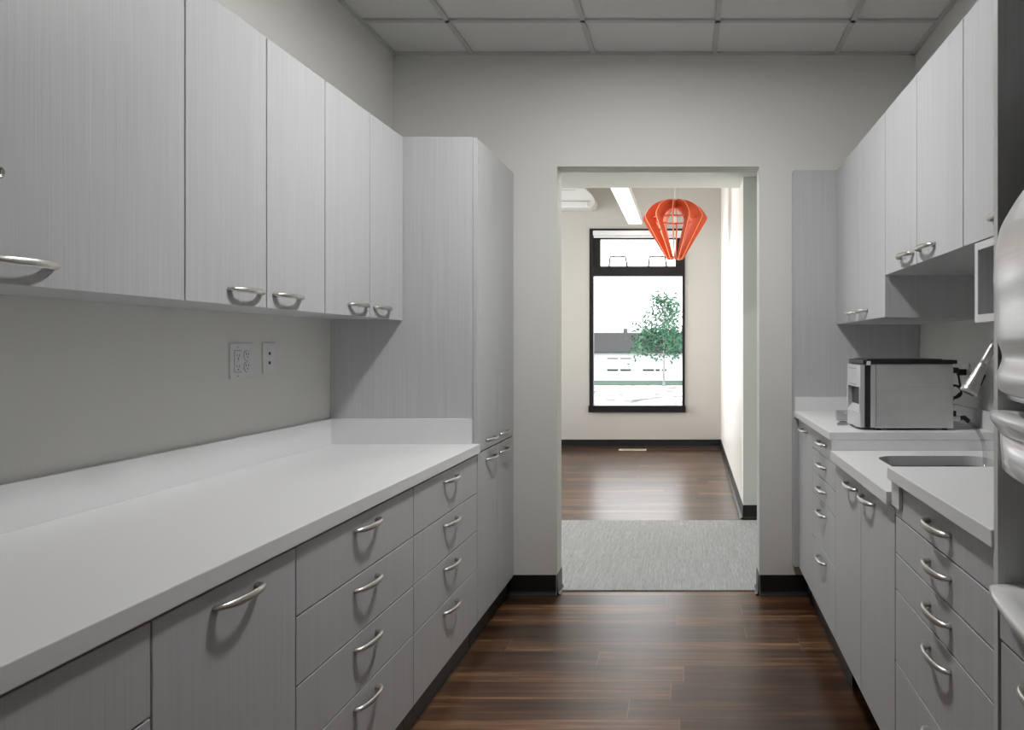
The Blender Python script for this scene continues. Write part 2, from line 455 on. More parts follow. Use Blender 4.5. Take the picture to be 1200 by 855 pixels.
ct = thing('countertop', 'long white worktop with low upstand along the left wall', 'countertop', ((XL-34.1)/2, 60, 31.8))
obj('slab', new('counter').box(XL+.05, -34.1, 14, 111.25, 31.8, 33.3, .09, 2), None, ct)
obj('backsplash', new('counter').box(XL+.05, XL+.6, 14, 110.6, 33.29, 37.4, .05, 1), None, ct)
obj('backsplash', new('counter').box(XL+.05, -35.3, 110.62, 111.25, 33.29, 37.4, .05, 1), None, ct)

tc = thing('tall_cabinet', 'full-height grey cupboard with four doors at the far left beside the doorway', 'cabinet', ((XL+LX)/2, 123, 0))
obj('body', new('lam').box(XL+.05, LX-TH-.03, 111.3, 134.93, KICK, 83.3), None, tc)
obj('toe_kick', new('black').box(XL+.05, LX-1.3, 111.35, 134.2, 0, KICK), None, tc, 'black toe kick')
ts, tm, te = 111.35, 122.9, 134.0
front(tc, 'door', 'L', LX, ts, tm, 31.7, 83.25, tm-4.1, 33.2)
front(tc, 'door', 'L', LX, tm, te, 31.7, 83.25, tm+4.1, 33.2)
front(tc, 'door', 'L', LX, ts, tm, KICK, 31.6, tm-4.1, 29.9)
front(tc, 'door', 'L', LX, tm, te, KICK, 31.6, tm+4.1, 29.9)
obj('filler', new('lam').box(LX-TH, LX-.2, te+.03, 134.95, KICK, 83.25), None, tc)

UX, UB, UT = -46.7, 53.3, 83.3
UG = 'wall cupboards along the left wall'
def left_upper(y0, ym, y1, label, lock=False):
    t = thing('wall_cabinet', label, 'cabinet', ((XL+UX)/2, (y0+y1)/2, UB), UG)
    obj('body', new('lam').box(XL+.05, UX-TH-.02, y0+.02, y1-.02, UB+.25, UT), None, t)
    d = front(t, 'door', 'L', UX, y0, ym, UB, UT, ym-3.6, UB+1.65)
    e = front(t, 'door', 'L', UX, ym, y1, UB, UT, ym+3.9, UB+1.65)
    if lock:
        k = new('chrome').lathe([(.42, 0), (.42, .1), (.36, .16), (.30, .16), (.28, .12)], (UX, 46.1, 60.9), (1, 0, 0), 20)
        k.use(M['dark']).box(UX+.1, UX+.14, 46.05, 46.15, 60.7, 61.1)
        obj('lock', k, None, e)
    return t
left_upper(87.5, 99.7, 111.25, 'grey wall cupboard at the far end of the left run, touching the tall cupboard')
left_upper(63.2, 75.4, 87.5, 'grey two-door wall cupboard above the wall sockets, middle of the left run')
left_upper(24.0, 43.6, 63.2, 'nearest grey wall cupboard at the top left with a round lock in its wide door', True)

# wall plates on the left wall
p = thing('outlet_plate', 'white double-gang power outlet plate on the wall under the left cupboards', 'outlet', (XL, 89.1, 47.2))
obj('plate', new('almond').box(XL, XL+.24, 86.8, 91.4, 44.9, 49.5, .1, 2), None, p)
r = new('almond').box(XL+.2, XL+.32, 87.55, 88.85, 45.85, 48.55, .04, 1)
r.use(M['dark'])
for z in (46.35, 47.75):
    r.box(XL+.31, XL+.335, 87.92, 88.0, z+.05, z+.38); r.box(XL+.31, XL+.335, 88.36, 88.44, z+.05, z+.38); r.box(XL+.31, XL+.335, 88.1, 88.28, z-.25, z-.08)
r.use(M['silver']).box(XL+.31, XL+.36, 87.95, 88.4, 47.05, 47.2).box(XL+.31, XL+.36, 87.95, 88.4, 47.28, 47.43)
r.use(M['tbar']).box(XL+.19, XL+.245, 87.45, 88.95, 45.75, 45.85).box(XL+.19, XL+.245, 87.45, 88.95, 48.55, 48.65).box(XL+.19, XL+.245, 87.45, 87.55, 45.75, 48.65).box(XL+.19, XL+.245, 88.85, 88.95, 45.75, 48.65)
obj('receptacle', r, None, p, 'square-faced receptacle with test buttons')
r = new('almond')
for z in (46.45, 47.95):
    oct_ = [(90.0+.66*math.cos(a)*(1 if abs(math.cos(a)) < .8 else .96), z+.62*math.sin(a)) for a in [2*PI*k/20 for k in range(20)]]
    r.use(M['tbar']).prism([(90.0+(y-90)*1.12, z+(q-z)*1.12) for y, q in oct_], 'x', XL+.2, XL+.25)
    r.use(M['almond']).prism(oct_, 'x', XL+.2, XL+.33)
    r.use(M['dark']).box(XL+.32, XL+.345, 89.72, 89.8, z+.02, z+.35).box(XL+.32, XL+.345, 90.2, 90.28, z+.02, z+.35).box(XL+.32, XL+.345, 89.92, 90.08, z-.34, z-.16)
obj('receptacle', r, None, p, 'round-ended duplex receptacle')
for z in (45.3, 49.05):
    obj('screw', new('tbar').lathe([(.11, 0), (.11, .06)], (XL+.22, 88.2, z), (1, 0, 0), 10), None, p)
p = thing('jack_outlet', 'narrow white wall plate with two black jacks right of the power outlet', 'wall plate', (XL, 94.9, 47.5))
obj('plate', new('almond').box(XL, XL+.24, 93.5, 96.25, 45.4, 49.7, .1, 2).box(XL+.2, XL+.28, 94.1, 95.7, 48.75, 49.25, .02, 1).box(XL+.2, XL+.28, 94.1, 95.7, 45.85, 46.35, .02, 1), None, p)
for z in (46.85, 48.15):
    obj('jack', new('dark').box(XL+.2, XL+.27, 94.7, 95.1, z-.2, z+.2), None, p, 'black jack')

# ------------------------------------------------------------------ right run
RF = 21.05                                     # base fronts
RB = 6.7                                       # bottom of the doors
GR = 'base cabinets along the right wall'
ep = thing('end_panel', 'tall grey end panel on the far wall right of the doorway', 'panel', ((20.2+XR)/2, 133.6, RB))
obj('panel', new('lam').box(20.2, XR-.05, 132.2, 134.95, RB-.3, 83.3, .04, 1), None, ep)
obj('toe_kick', new('kick').box(23.5, XR-.05, 132.3, 134.95, 0, RB-.32), None, ep, 'charcoal toe kick')

def right_base(y0, y1, label, rows, hy=None, top=35.55, kick=23.5, cat='cabinet'):
    t = thing('base_cabinet', label, cat, ((XR+RF)/2, (y0+y1)/2, 0), GR)
    obj('body', new('lam').box(RF+TH+.02, XR-.05, y0+.03, y1-.03, RB, top), None, t)
    obj('toe_kick', new('kick').box(kick, XR-.05, y0+.03, y1-.03, 0, RB), None, t, 'charcoal toe kick')
    for z1, z0 in zip(rows, rows[1:]):
        front(t, 'drawer' if len(rows) > 2 else 'door', 'R', RF, y0, y1, z0, z1, (y0+y1)/2 if hy is None else hy, z1-1.55)
    return t
right_base(116.8, 131.6, 'narrow grey one-door base cabinet at the far end of the right run by the wall', [35.4, RB], 124.5)
RD = [35.4, 31.9, 28.1, 24.4, 17.1, RB]
right_base(98.5, 116.8, 'grey five-drawer base cabinet below the steel ice machine', RD)
s_ = thing('sink_cabinet', 'grey two-door cabinet under the sink with its lower white top', 'cabinet', ((XR+RF)/2, 84, 0), GR)
sb = new('lam')
sb.box(RF+TH+.02, XR-.05, 70.0, 70.7, RB, 32.85).box(RF+TH+.02, XR-.05, 97.75, 98.45, RB, 32.85).box(RF+TH+.02, XR-.05, 70.7, 97.75, RB, RB+.7)
sb.box(XR-.65, XR-.05, 70.7, 97.75, RB+.7, 32.85).box(RF+TH+.02, RF+TH+.9, 70.7, 97.75, 31.2, 32.85)
obj('body', sb, None, s_)
obj('toe_kick', new('black').box(27.5, XR-.05, 70.03, 98.45, 0, RB), None, s_, 'black recessed toe kick')
front(s_, 'door', 'R', RF, 83.8, 98.5, RB, 32.6, 88.2, 31.1)
front(s_, 'door', 'R', RF, 69.9, 83.8, RB, 32.6, 80.2, 31.1)
right_base(45.7, 69.8, 'nearest grey five-drawer base cabinet on the right, in front of the sink', RD, 57.6)

ca = thing('countertop', 'raised far white worktop on the right that carries the ice machine', 'countertop', (33, 115, 35.6))
obj('slab', new('counter').box(20.2, XR-.05, 98.5, 132.15, 35.6, 36.75, .08, 2), None, ca)
obj('backsplash', new('counter').box(20.35, XR-.62, 131.55, 132.15, 36.74, 39.4, .05, 1), None, ca)
obj('backsplash', new('counter').box(XR-.65, XR-.05, 98.5, 132.15, 36.74, 39.5, .05, 1), None, ca)
obj('riser', new('counter').box(20.45, XR-.7, 97.9, 98.48, 34.22, 35.58), None, ca)

def rrect(x0, x1, y0, y1, r, n=8):
    pts = []
    for cx, cy, a0 in ((x1-r, y1-r, 0), (x0+r, y1-r, PI/2), (x0+r, y0+r, PI), (x1-r, y0+r, 1.5*PI)):
        for k in range(n+1):
            a = a0+PI/2*k/n; pts.append((cx+r*math.cos(a), cy+r*math.sin(a)))
    return pts
SX0, SX1, SY0, SY1 = 25.2, 40.1, 74.5, 93.2
cs = thing('countertop', 'lowered white worktop with a cut-out around the steel sink', 'countertop', (33, 84, 32.9))
obj('slab', new('counter').holed([(20.2, 70.05), (XR-.05, 70.05), (XR-.05, 97.85), (20.2, 97.85)], [rrect(SX0, SX1, SY0, SY1, 2.6)], 32.9, 34.2), None, cs)
obj('backsplash', new('counter').box(XR-.65, XR-.05, 70.1, 97.85, 34.22, 38.4, .05, 1), None, cs)
cc = thing('countertop', 'nearest white worktop on the right, above the five-drawer front', 'countertop', (33, 58, 35.6))
obj('slab', new('counter').box(20.2, XR-.05, 45.7, 69.85, 35.6, 36.85, .08, 2), None, cc)
ap = new('counter').box(20.7, 21.02, 67.5, 69.85, 32.95, 35.58).box(20.7, XR-.05, 69.86, 70.03, 32.95, 35.58)
obj('apron', ap, None, cc)
obj('backsplash', new('counter').box(XR-.65, XR-.05, 45.7, 69.85, 36.84, 39.5, .05, 1), None, cc)

# undermount sink
sk = thing('sink', 'rounded stainless steel undermount sink in the lowered white worktop', 'sink', ((SX0+SX1)/2, (SY0+SY1)/2, 26))
mb = new('sink'); rings = []
for dx, z, r in ((-.35, 32.86, 2.9), (.06, 32.86, 2.6), (.08, 32.3, 2.5), (.25, 27.2, 2.2), (.9, 26.4, 1.9), (2.5, 26.1, 1.4)):
    rings.append([mb.bm.verts.new((x, y, z)) for x, y in rrect(SX0+dx, SX1-dx, SY0+dx, SY1-dx, r)])
fs = []
for A, B in zip(rings, rings[1:]):
    n = len(A)
    for k in range(n): fs.append(mb.bm.faces.new((A[k], A[(k+1) % n], B[(k+1) % n], B[k])))
fs.append(mb.bm.faces.new(rings[-1])); mb._tag(fs, True)
bmesh.ops.recalc_face_normals(mb.bm, faces=fs)
bmesh.ops.reverse_faces(mb.bm, faces=fs)
bas = obj('basin', mb, None, sk)
obj('drain', new('chrome').lathe([(1.7, 0), (1.7, .08), (1.3, .1), (1.2, .02), (.1, .02)], ((SX0+SX1)/2, (SY0+SY1)/2, 26.1), (0, 0, 1), 24), None, sk)

# faucet with pull-down spray
fc = thing('faucet', 'brushed nickel gooseneck faucet with a pull-down spray head above the sink', 'faucet', (42.3, 84, 34.22))
def bez(p0, p1, p2, p3, n=16):
    out = []
    for i in range(n+1):
        t = i/n; out.append(tuple((1-t)**3*a+3*(1-t)**2*t*b+3*(1-t)*t*t*c+t**3*d for a, b, c, d in zip(p0, p1, p2, p3)))
    return out
fy = 84.0
obj('base', new('nickel').lathe([(1.35, 0), (1.35, .2), (1.05, .5), (.95, 3.2), (1.0, 3.6), (.6, 4.2)], (42.3, fy, 34.22), (0, 0, 1), 28), None, fc)
hd = Vector((34.25, fy, 43.35)); tp = Vector((36.15, fy, 46.95)); ax = (tp-hd).normalized()
neck = [(42.3, fy, 37.8), (42.3, fy, 42.0)]+bez((42.3, fy, 44), (42.3, fy, 48.0), (41.6, fy, 50.5), (39.6, fy, 50.5), 14)+bez((39.6, fy, 50.5), (37.9, fy, 50.5), tuple(tp+ax*2.3), tuple(tp), 14)[1:]
obj('spout', new('nickel').tube(neck, .52, 20), None, fc)
sh = obj('spray_head', new('nickel').lathe([(.86, 0), (1.06, .06), (1.10, .3), (1.02, .7), (.98, .78), (.95, .84), (.86, 1.5), (.72, 2.4), (.64, 3.4), (.62, 4.0), (.57, 4.06), (.57, 4.14)], hd, ax, 28), None, fc)
side = Vector((ax.z, 0, -ax.x))
obj('spray_button', new('dark').tube([hd+side*.9+ax*1.6, hd+side*.78+ax*3.0], .18, 10), None, sh, 'black spray button')
obj('nozzle', new('dark').lathe([(.8, -.04), (.8, .03)], hd, ax, 24), None, sh, 'dark nozzle face')
obj('lever', new('nickel').tube([(42.3, fy-.9, 36.6), (42.3, fy-2.2, 37.2), (42.3, fy-4.4, 38.6)], [.42, .36, .26], 12), None, fc)

# ------------------------------------------------------------------ right wall cupboards
RU = 28.45
GU = 'wall cupboards along the right wall'
def right_upper(y0, ym, y1, zb, label):
    t = thing('wall_cabinet', label, 'cabinet', ((XR+RU)/2, (y0+y1)/2, zb), GU)
    obj('body', new('lam').box(RU+TH+.02, XR-.05, y0+.02, y1-.02, zb+.05, UT), None, t)
    front(t, 'door', 'R', RU, ym, y1, zb, UT, ym+3.8, zb+1.6)
    front(t, 'door', 'R', RU, y0, ym, zb, UT, ym-3.8, zb+1.6)
    return t
right_upper(99.3, 115.5, 132.15, UB, 'far right wall cupboard that hangs lower, above the ice machine')
right_upper(71.0, 85.5, 99.25, 59.4, 'grey two-door wall cupboard above the sink with a higher bottom edge')
right_upper(45.75, 57.6, 70.95, 59.4, 'nearest right wall cupboard, cut by the tall divider panel, above the open cubby')
cb = thing('cubby_shelf', 'small open pale-edged cubby hanging under the right wall cupboard', 'shelf', (36, 57, 51.5))
k = new('lam'); q = .75; y0, y1, z0, z1 = 45.75, 68.1, 51.5, 59.35
k.box(RU+.06, XR-.05, y0, y1, z0, z0+q).box(RU+.06, XR-.05, y0, y1, z1-q, z1).box(RU+.06, XR-.05, y1-q, y1, z0+q, z1-q).box(RU+.06, XR-.05, y0, y0+q, z0+q, z1-q).box(XR-.5, XR-.05, y0+q, y1-q, z0+q, z1-q)
obj('body', k, None, cb)
k = new('edge')
k.box(RU, RU+.055, y0, y1, z0, z0+q).box(RU, RU+.055, y0, y1, z1-q, z1).box(RU, RU+.055, y1-q, y1, z0+q, z1-q).box(RU, RU+.055, y0, y0+q, z0+q, z1-q)
obj('front_edge', k, None, cb, 'laminate edges painted paler as if lit')

# tall divider and the unit nearest the camera on the right
PX = 20.35
dv = thing('divider_panel', 'tall grey divider panel on the right, floor to top between worktop and steel dispenser', 'panel', ((PX+XR)/2, 45.4, 0))
obj('panel', new('lam').box(PX+.06, XR-.05, 45.08, 45.66, 0, UT), None, dv)
obj('front_edge', new('edge').box(PX, PX+.055, 45.08, 45.66, 0, UT), None, dv, 'pale front edge')

nu = thing('niche_cabinet', 'grey cabinet with an open niche at the right edge, in front of the divider panel', 'cabinet', (33, 32, 0))
nb = new('lam')
nb.box(21.2+TH, XR-.05, 20, 45.05, 4, 32.25); nb.box(36.5, XR-.05, 20, 45.05, 32.25, 66)
obj('body', nb, None, nu)
obj('rail', new('lam').box(20.45, 21.2+TH, 20, 45.0, 29.9, 32.25, .03, 1), None, nu)
d = front(nu, 'door', 'R', 20.5, 20, 45.0, 4, 29.8, 38.9, 23.0)
for c_ in d.children: c_.location.z = (28.4)*S-world(d).z
obj('toe_kick', new('black').box(24, XR-.05, 20, 45.0, 0, 4), None, nu)
nd = thing('wall_cabinet', 'grey top cupboard beyond the right edge, only the end of its pull showing', 'cabinet', (34, 32, 63.7), GU)
obj('body', new('lam').box(23.8+TH+.02, XR-.05, 20, 45.05, 64.2, UT), None, nd)
front(nd, 'door', 'R', 23.8, 20, 45.0, 64.0, UT)
hb = new('silver'); hz = 65.0
hb.tube([(23.85, 43.6, hz), (22.2, 43.6, hz), (21.75, 43.2, hz), (21.6, 42.4, hz+.05), (21.6, 32, hz+.1), (21.75, 30.8, hz), (22.2, 30.4, hz), (23.85, 30.4, hz)], .42, 14)
obj('bar_handle', hb, None, nd, 'pale bar handle')

def bow(xf, y0, y1, xb, r=.8, k=.0104, n=16):
    """plan of a bow-fronted box: front bulges towards -x"""
    yc = (y0+y1)/2; pts = [(xb, y0), (xb, y1)]
    pts += [(xf+k*(y1-yc)**2+r, y1)]
    for i in range(n+1):
        y = y1-r*.5-(y1-y0-r)*i/n
        pts.append((xf+k*(y-yc)**2+(.12 if i in (0, n) else 0), y))
    pts += [(xf+k*(y1-yc)**2+r, y0)]
    return pts
def loft(mb, plans, cap=True):
    rings = [[mb.bm.verts.new((x, y, z)) for x, y in pl] for pl, z in plans]; fs = []
    for A, B in zip(rings, rings[1:]):
        n = len(A)
        for i in range(n): fs.append(mb.bm.faces.new((A[i], A[(i+1) % n], B[(i+1) % n], B[i])))
    mb._tag(fs, True)
    cs_ = [mb.bm.faces.new(rings[0][::-1]), mb.bm.faces.new(rings[-1])] if cap else []
    mb._tag(cs_); bmesh.ops.recalc_face_normals(mb.bm, faces=fs+cs_)
    return mb
Y0, Y1 = 20.6, 44.75
def inset_bow(d, xf, **k): return bow(xf+d, Y0+d, Y1-d, 36.45, r=.35, **k)
# moulded trays
def tray(zt, deep, label, name):
    t = thing(name, label, 'tray', (27, 33, zt-deep), 'white moulded trays on the right edge')
    m = new('tray')
    P = lambda d: inset_bow(d, 17.95)
    loft(m, [(P(.55), zt-1.3), (P(.42), zt-1.1), (P(.14), zt-.66), (P(.02), zt-.45), (P(0), zt-.22), (P(.03), zt-.08), (P(.14), zt), (P(1.0), zt), (P(1.25), zt-.06), (P(1.7), zt-.22), (P(2.1), zt-.24)])
    obj('rim', m, None, t)
    if deep > 1.6:
        obj('bin', loft(new('tray'), [(P(1.0), zt-deep), (P(.72), zt-deep+.25), (P(.58), zt-1.32)]), None, t)
    return t
tray(33.58, 1.3, 'shallow white bow-fronted tray lying on the cabinet at the lower right edge', 'tray')
tray(44.95, 3.9, 'deep white bow-fronted tray under the steel dispenser at the right edge', 'tray')

dp = thing('dispenser', 'brushed stainless bow-fronted dispenser at the right edge above the deep white tray', 'dispenser', (28, 33, 46))
prof = [(46.1, .75), (46.35, .35), (47.2, .18), (47.9, .42), (48.4, .55), (49.0, .42), (49.6, .22), (50.7, .2), (51.9, .2), (53.3, 0), (55.0, .1), (56.0, .25), (56.9, .5), (58.0, 1.1), (59.0, 1.75), (59.9, 2.5), (61.0, 3.9), (61.9, 5.8), (62.5, 8.2), (62.8, 11)]
def Pd(d):
    e = min(d*.12, .35)
    return bow(18.2+d, Y0+.2+e, Y1-.1-e, 36.45, r=.7)
# smooth the profile with Catmull-Rom so that the waves read as one pressed sheet
def cr(P, n=4):
    out = []
    for i in range(len(P)-1):
        p0, p1, p2, p3 = P[max(i-1, 0)], P[i], P[i+1], P[min(i+2, len(P)-1)]
        for j in range(n):
            t = j/n
            out.append(tuple(.5*((2*b)+(-a+c)*t+(2*a-5*b+4*c-d)*t*t+(-a+3*b-3*c+d)*t**3) for a, b, c, d in zip(p0, p1, p2, p3)))
    return out+[P[-1]]
obj('cover', loft(new('steel2'), [(Pd(d), z) for z, d in cr(prof)]), None, dp)
obj('lower_lip', loft(new('tray'), [(Pd(1.6), 45.6), (Pd(.9), 45.75), (Pd(.8), 46.09)]), None, dp, 'white lower lip')

# ------------------------------------------------------------------ ice machine on the raised worktop
IZ = 36.77
im = thing('ice_machine', 'stainless countertop ice machine with black lid on the raised far worktop', 'ice machine', (32.5, 105, IZ))
IY0, IY1 = 100.75, 109.6
IB, IT = IZ+.28, IZ+9.75
obj('body', new('steel').box(27.5, 38.95, IY0, IY1, IB, IT, .06, 1), None, im, 'stainless side panels')
obj('side_trim', new('silver').box(26.75, 27.48, IY0-.05, IY1, IB+.1, IT, .08, 2), None, im)
obj('front_frame', new('dark').box(25.95, 26.74, IY0+.15, IY1-.1, IB+.05, IT, .08, 2), None, im, 'black front frame')
ff = new('silver')
def face(z0, z1, bulge):
    ff.prism([(25.94, IY0+.3), (25.94, IY1-.3), (25.7, IY1-.3), (25.15-bulge, IY1-1.3), (25.05-bulge, IY1-3), (25.05-bulge, IY0+1.2), (25.3, IY0+.3)], 'z', z0, z1)
face(IT-3.4, IT-.15, .1); face(IB+.12, IB+2.2, .1)
ff.box(25.2, 25.94, IY0+.3, IY0+.7, IB+2.2, IT-3.4); ff.box(25.2, 25.94, IY1-1.1, IY1-.3, IB+2.2, IT-3.4)
ff.prism([(25.1, IB+2.2), (25.9, IB+2.2), (25.9, IB+3.3)], 'y', IY0+.7, IY1-1.1)
obj('front_cover', ff, None, im, 'silver front cover')
obj('dispense_opening', new('dark').box(25.88, 25.95, IY0+.7, IY1-1.1, IB+2.25, IT-3.42), None, im, 'dark dispensing recess')
obj('seam', new('tbar').box(24.9, 25.5, IY0+1.2, IY1-3, IT-.75, IT-.62).box(24.9, 25.5, IY0+1.2, IY1-3, IT-3.1, IT-2.98), None, im)
ld = obj('lid', new('dark').box(25.6, 39.5, IY0-.15, IY1+.1, IT+.02, IT+.62, .12, 2).box(26.3, 37.5, IY0+.5, IY1-.4, IT+.6, IT+.75, .05, 1), None, im, 'black lid')
obj('hinge_cap', new('white').box(26.1, 26.7, IY0-.22, IY0+.4, IT-.15, IT+.45, .05, 1), None, im)
for x in (28.2, 37.9):
    for y in (IY0+.8, IY1-.8):
        obj('foot', new('dark').lathe([(.4, 0), (.45, .27)], (x, y, IZ), (0, 0, 1), 14), None, im)
obj('power_inlet', new('dark').box(38.95, 40.0, IY0+.6, IY0+2.6, IT-1.35, IT-.55, .06, 1), None, im, 'black power inlet')
obj('drain_valve', new('white').tube([(38.9, IY0+.9, IB+1.35), (40.2, IY0+.9, IB+1.35)], .42, 14).use(M['dark']).tube([(40.1, IY0+.9, IB+1.35), (40.9, IY0+.9, IB+1.5), (41.5, IY0+.6, IB+.9)], .36, 12).box(39.0, 39.6, IY0+.6, IY0+1.2, IB+1.7, IB+2.5), None, im, 'white valve with black elbow')

hs = new('clear')
pth = bez((41.55, IY0+.5, IB+.75), (41.6, 100.2, IB+.55), (41.3, 98.6, 37.6), (41.1, 97.0, 36.9), 8)+bez((41.1, 97.0, 36.9), (40.9, 95.2, 36.0), (39.6, 91.0, 36.2), (38.6, 89.4, 31.5), 14)[1:]
tag(obj('drain_hose', hs.tube(pth, .27, 12), None), 'clear plastic drain hose from the ice machine into the sink', 'hose')
cd = new('dark'); pts = []
for i in range(60):
    a = i/60*2*PI*3
    pts.append((40.75+1.1*math.cos(a)+.12*math.sin(i*.7), 105.2+.6*math.sin(a*.5), IB+5.1+.95*math.sin(a)+.15*math.cos(i*.31)))
cpts = [(40.2, IY0+1.6, IT-.95), (40.8, 103.4, IT-2.2)]+pts+[(40.2, 106, IB+3.2), (39.6, 106.5, IB+2.9)]
cd.tube(cpts, .16, 8)
tag(obj('power_cord', cd, None), 'black coiled power cord hanging behind the ice machine', 'cord')
wo = thing('outlet_plate', 'white socket plate on the right wall behind the ice machine', 'outlet', (XR, 111, 44))
obj('plate', new('white').box(XR-.24, XR, 108.4, 111.2, 41.8, 46.4, .09, 2), None, wo)
obj('plug', new('dark').box(XR-1.5, XR-.22, 109.3, 110.4, 44.5, 45.5, .1, 2), None, wo, 'black plug')

sc = thing('ice_scoop', 'clear plastic ice scoop lying in front of the ice machine', 'scoop', (24.6, 111, 36.77))
obj('cup', new('clear').lathe([(.9, 0), (1.2, .2), (1.35, 1.6), (1.25, 1.75), (1.1, 1.6), (1.0, .3)], (25.4, 112.6, 36.78), (0, 0, 1), 18), None, sc)
obj('handle', new('clear').prism([(23.1, 106.6), (25.0, 107.4), (25.5, 111.6), (24.9, 111.8), (23.3, 108.0)], 'z', 36.78, 37.0), None, sc)

# ------------------------------------------------------------------ far room contents
pl = thing('pendant_lamp', 'orange faceted pendant lamp of radial ribs hanging in front of the window', 'lamp', (-5.55, 260, 105))
px, py, pt = -5.55, 260.0, 104.9
outer = [(.95, -.1), (3.4, -.15), (6.0, -.9), (8.0, -1.85), (9.75, -3.1), (11.2, -4.8), (12.25, -6.6), (12.3, -7.2), (12.05, -7.9), (3.3, -22.3), (2.9, -22.6)]
inner = [(1.75, -22.6), (1.5, -22.2), (7.6, -10.0), (8.0, -8.8), (7.5, -7.4), (5.8, -5.4), (3.6, -3.9), (1.9, -3.4), (.95, -3.4)]
for i in range(12):
    a = 2*PI*i/12-PI/2-.055
    ca_, sa_ = math.cos(a), math.sin(a); mb = new('orange')
    th = .34; out = outer+inner; n = len(out)
    va = [mb.bm.verts.new((px+r*ca_-sa_*th/2, py+r*sa_+ca_*th/2, pt+z)) for r, z in out]
    vb = [mb.bm.verts.new((px+r*ca_+sa_*th/2, py+r*sa_-ca_*th/2, pt+z)) for r, z in out]
    fs = [mb.bm.faces.new(va), mb.bm.faces.new(vb[::-1])]; mb._tag(fs)
    mb.use(M['orange_edge'])
    ed = [mb.bm.faces.new((va[j], vb[j], vb[(j+1) % n], va[(j+1) % n])) for j in range(n)]; mb._tag(ed)
    bmesh.ops.recalc_face_normals(mb.bm, faces=fs+ed)
    obj('rib', mb, None, pl)
def annulus(r0, r1, z0, z1):
    return new('orange').lathe([(r0, z0), (r1, z0), (r1, z1), (r0, z1), (r0, z0)], (px, py, pt), (0, 0, 1), 48)
def ring(r0, r1, z0, z1):
    m = new('orange'); n = 48; R_ = []
    for r, z in ((r0, z0), (r1, z0), (r1, z1), (r0, z1)):
        R_.append([m.bm.verts.new((px+r*math.cos(2*PI*k/n), py+r*math.sin(2*PI*k/n), pt+z)) for k in range(n)])
    fs = []
    for j in range(4):
        A, B = R_[j], R_[(j+1) % 4]
        for k in range(n): fs.append(m.bm.faces.new((A[k], A[(k+1) % n], B[(k+1) % n], B[k])))
    m._tag(fs); bmesh.ops.recalc_face_normals(m.bm, faces=fs)
    return m
obj('ring', ring(7.4, 9.4, -7.6, -7.25), None, pl)
obj('ring', ring(1.4, 2.8, -22.0, -21.7), None, pl)
obj('ring', ring(.9, 2.2, -2.4, -2.1), None, pl)
obj('suspension_wire', new('tbar').tube([(px-1.2, py, pt-.3), (px-1.35, py, RCEIL)], .045, 6).tube([(px+1.2, py, pt-.3), (px+1.35, py, RCEIL)], .045, 6), None, pl, 'two thin grey wires')
obj('cable', new('white').tube([(px, py, RCEIL), (px, py, pt-6)], .1, 8), None, pl)
obj('bulb_holder', new('white').lathe([(.5, -6), (.7, -7), (.7, -8.4), (.3, -8.6)], (px, py, pt), (0, 0, 1), 16), None, pl)

ll = thing('linear_light', 'long white linear ceiling light in the far room, left of the orange lamp', 'light', (-25.8, 290, 107.5))
obj('housing', new('white').box(-29.25, -22.5, 212, 325, 107.75, 110.6, .1, 1), None, ll)
obj('diffuser', new('lamp_room').box(-29.0, -22.75, 212.3, 324.7, 107.5, 107.74), None, ll)
obj('hanger', new('tbar').tube([(-25.8, 240, 110.5), (-25.8, 240, RCEIL)], .07, 6).tube([(-25.8, 310, 110.5), (-25.8, 310, RCEIL)], .07, 6), None, ll)

ac = thing('air_conditioner', 'white wall-hung air conditioner with a rounded end at the upper left of the doorway', 'air conditioner', (-70, 326, 115))
right_ = [(-47.1, 114.9), (-45.4, 115.6), (-44.6, 117.2), (-44.7, 118.8), (-46.2, 121.2), (-48.8, 123.6), (-52.5, 126.2), (-56, 127.6), (-62, 128.3)]
out = right_+[(-140-x, z) for x, z in right_[::-1]]
obj('casing', new('white').prism(out, 'y', 323, 331.95, False, .5), None, ac)
obj('mounting_plate', new('white').box(-90, -50, 331.9, 332, 116, 126), None, ac)
obj('louvre', new('white').box(-91, -48.2, 322.3, 323.05, 115.3, 117.6, .15, 2), None, ac)
obj('seam', new('tbar').box(-92, -46.8, 322.85, 323.05, 117.75, 117.95).box(-92, -54, 322.85, 323.05, 123.0, 123.15), None, ac)

fv = thing('floor_vent', 'small cream floor register below the window in the far room', 'vent', (-27, 326, 0))
vb_ = new('cream'); vb_.box(-33.5, -20.5, 322.5, 323.3, 0, .2).box(-33.5, -20.5, 325.9, 326.7, 0, .2).box(-33.5, -32.8, 323.3, 325.9, 0, .2).box(-21.2, -20.5, 323.3, 325.9, 0, .2)
obj('frame', vb_, None, fv)
vb_ = new('cream')
for i in range(14): vb_.box(-32.6+i*.83, -32.2+i*.83, 323.3, 325.9, .02, .17)
obj('grille', vb_, None, fv)

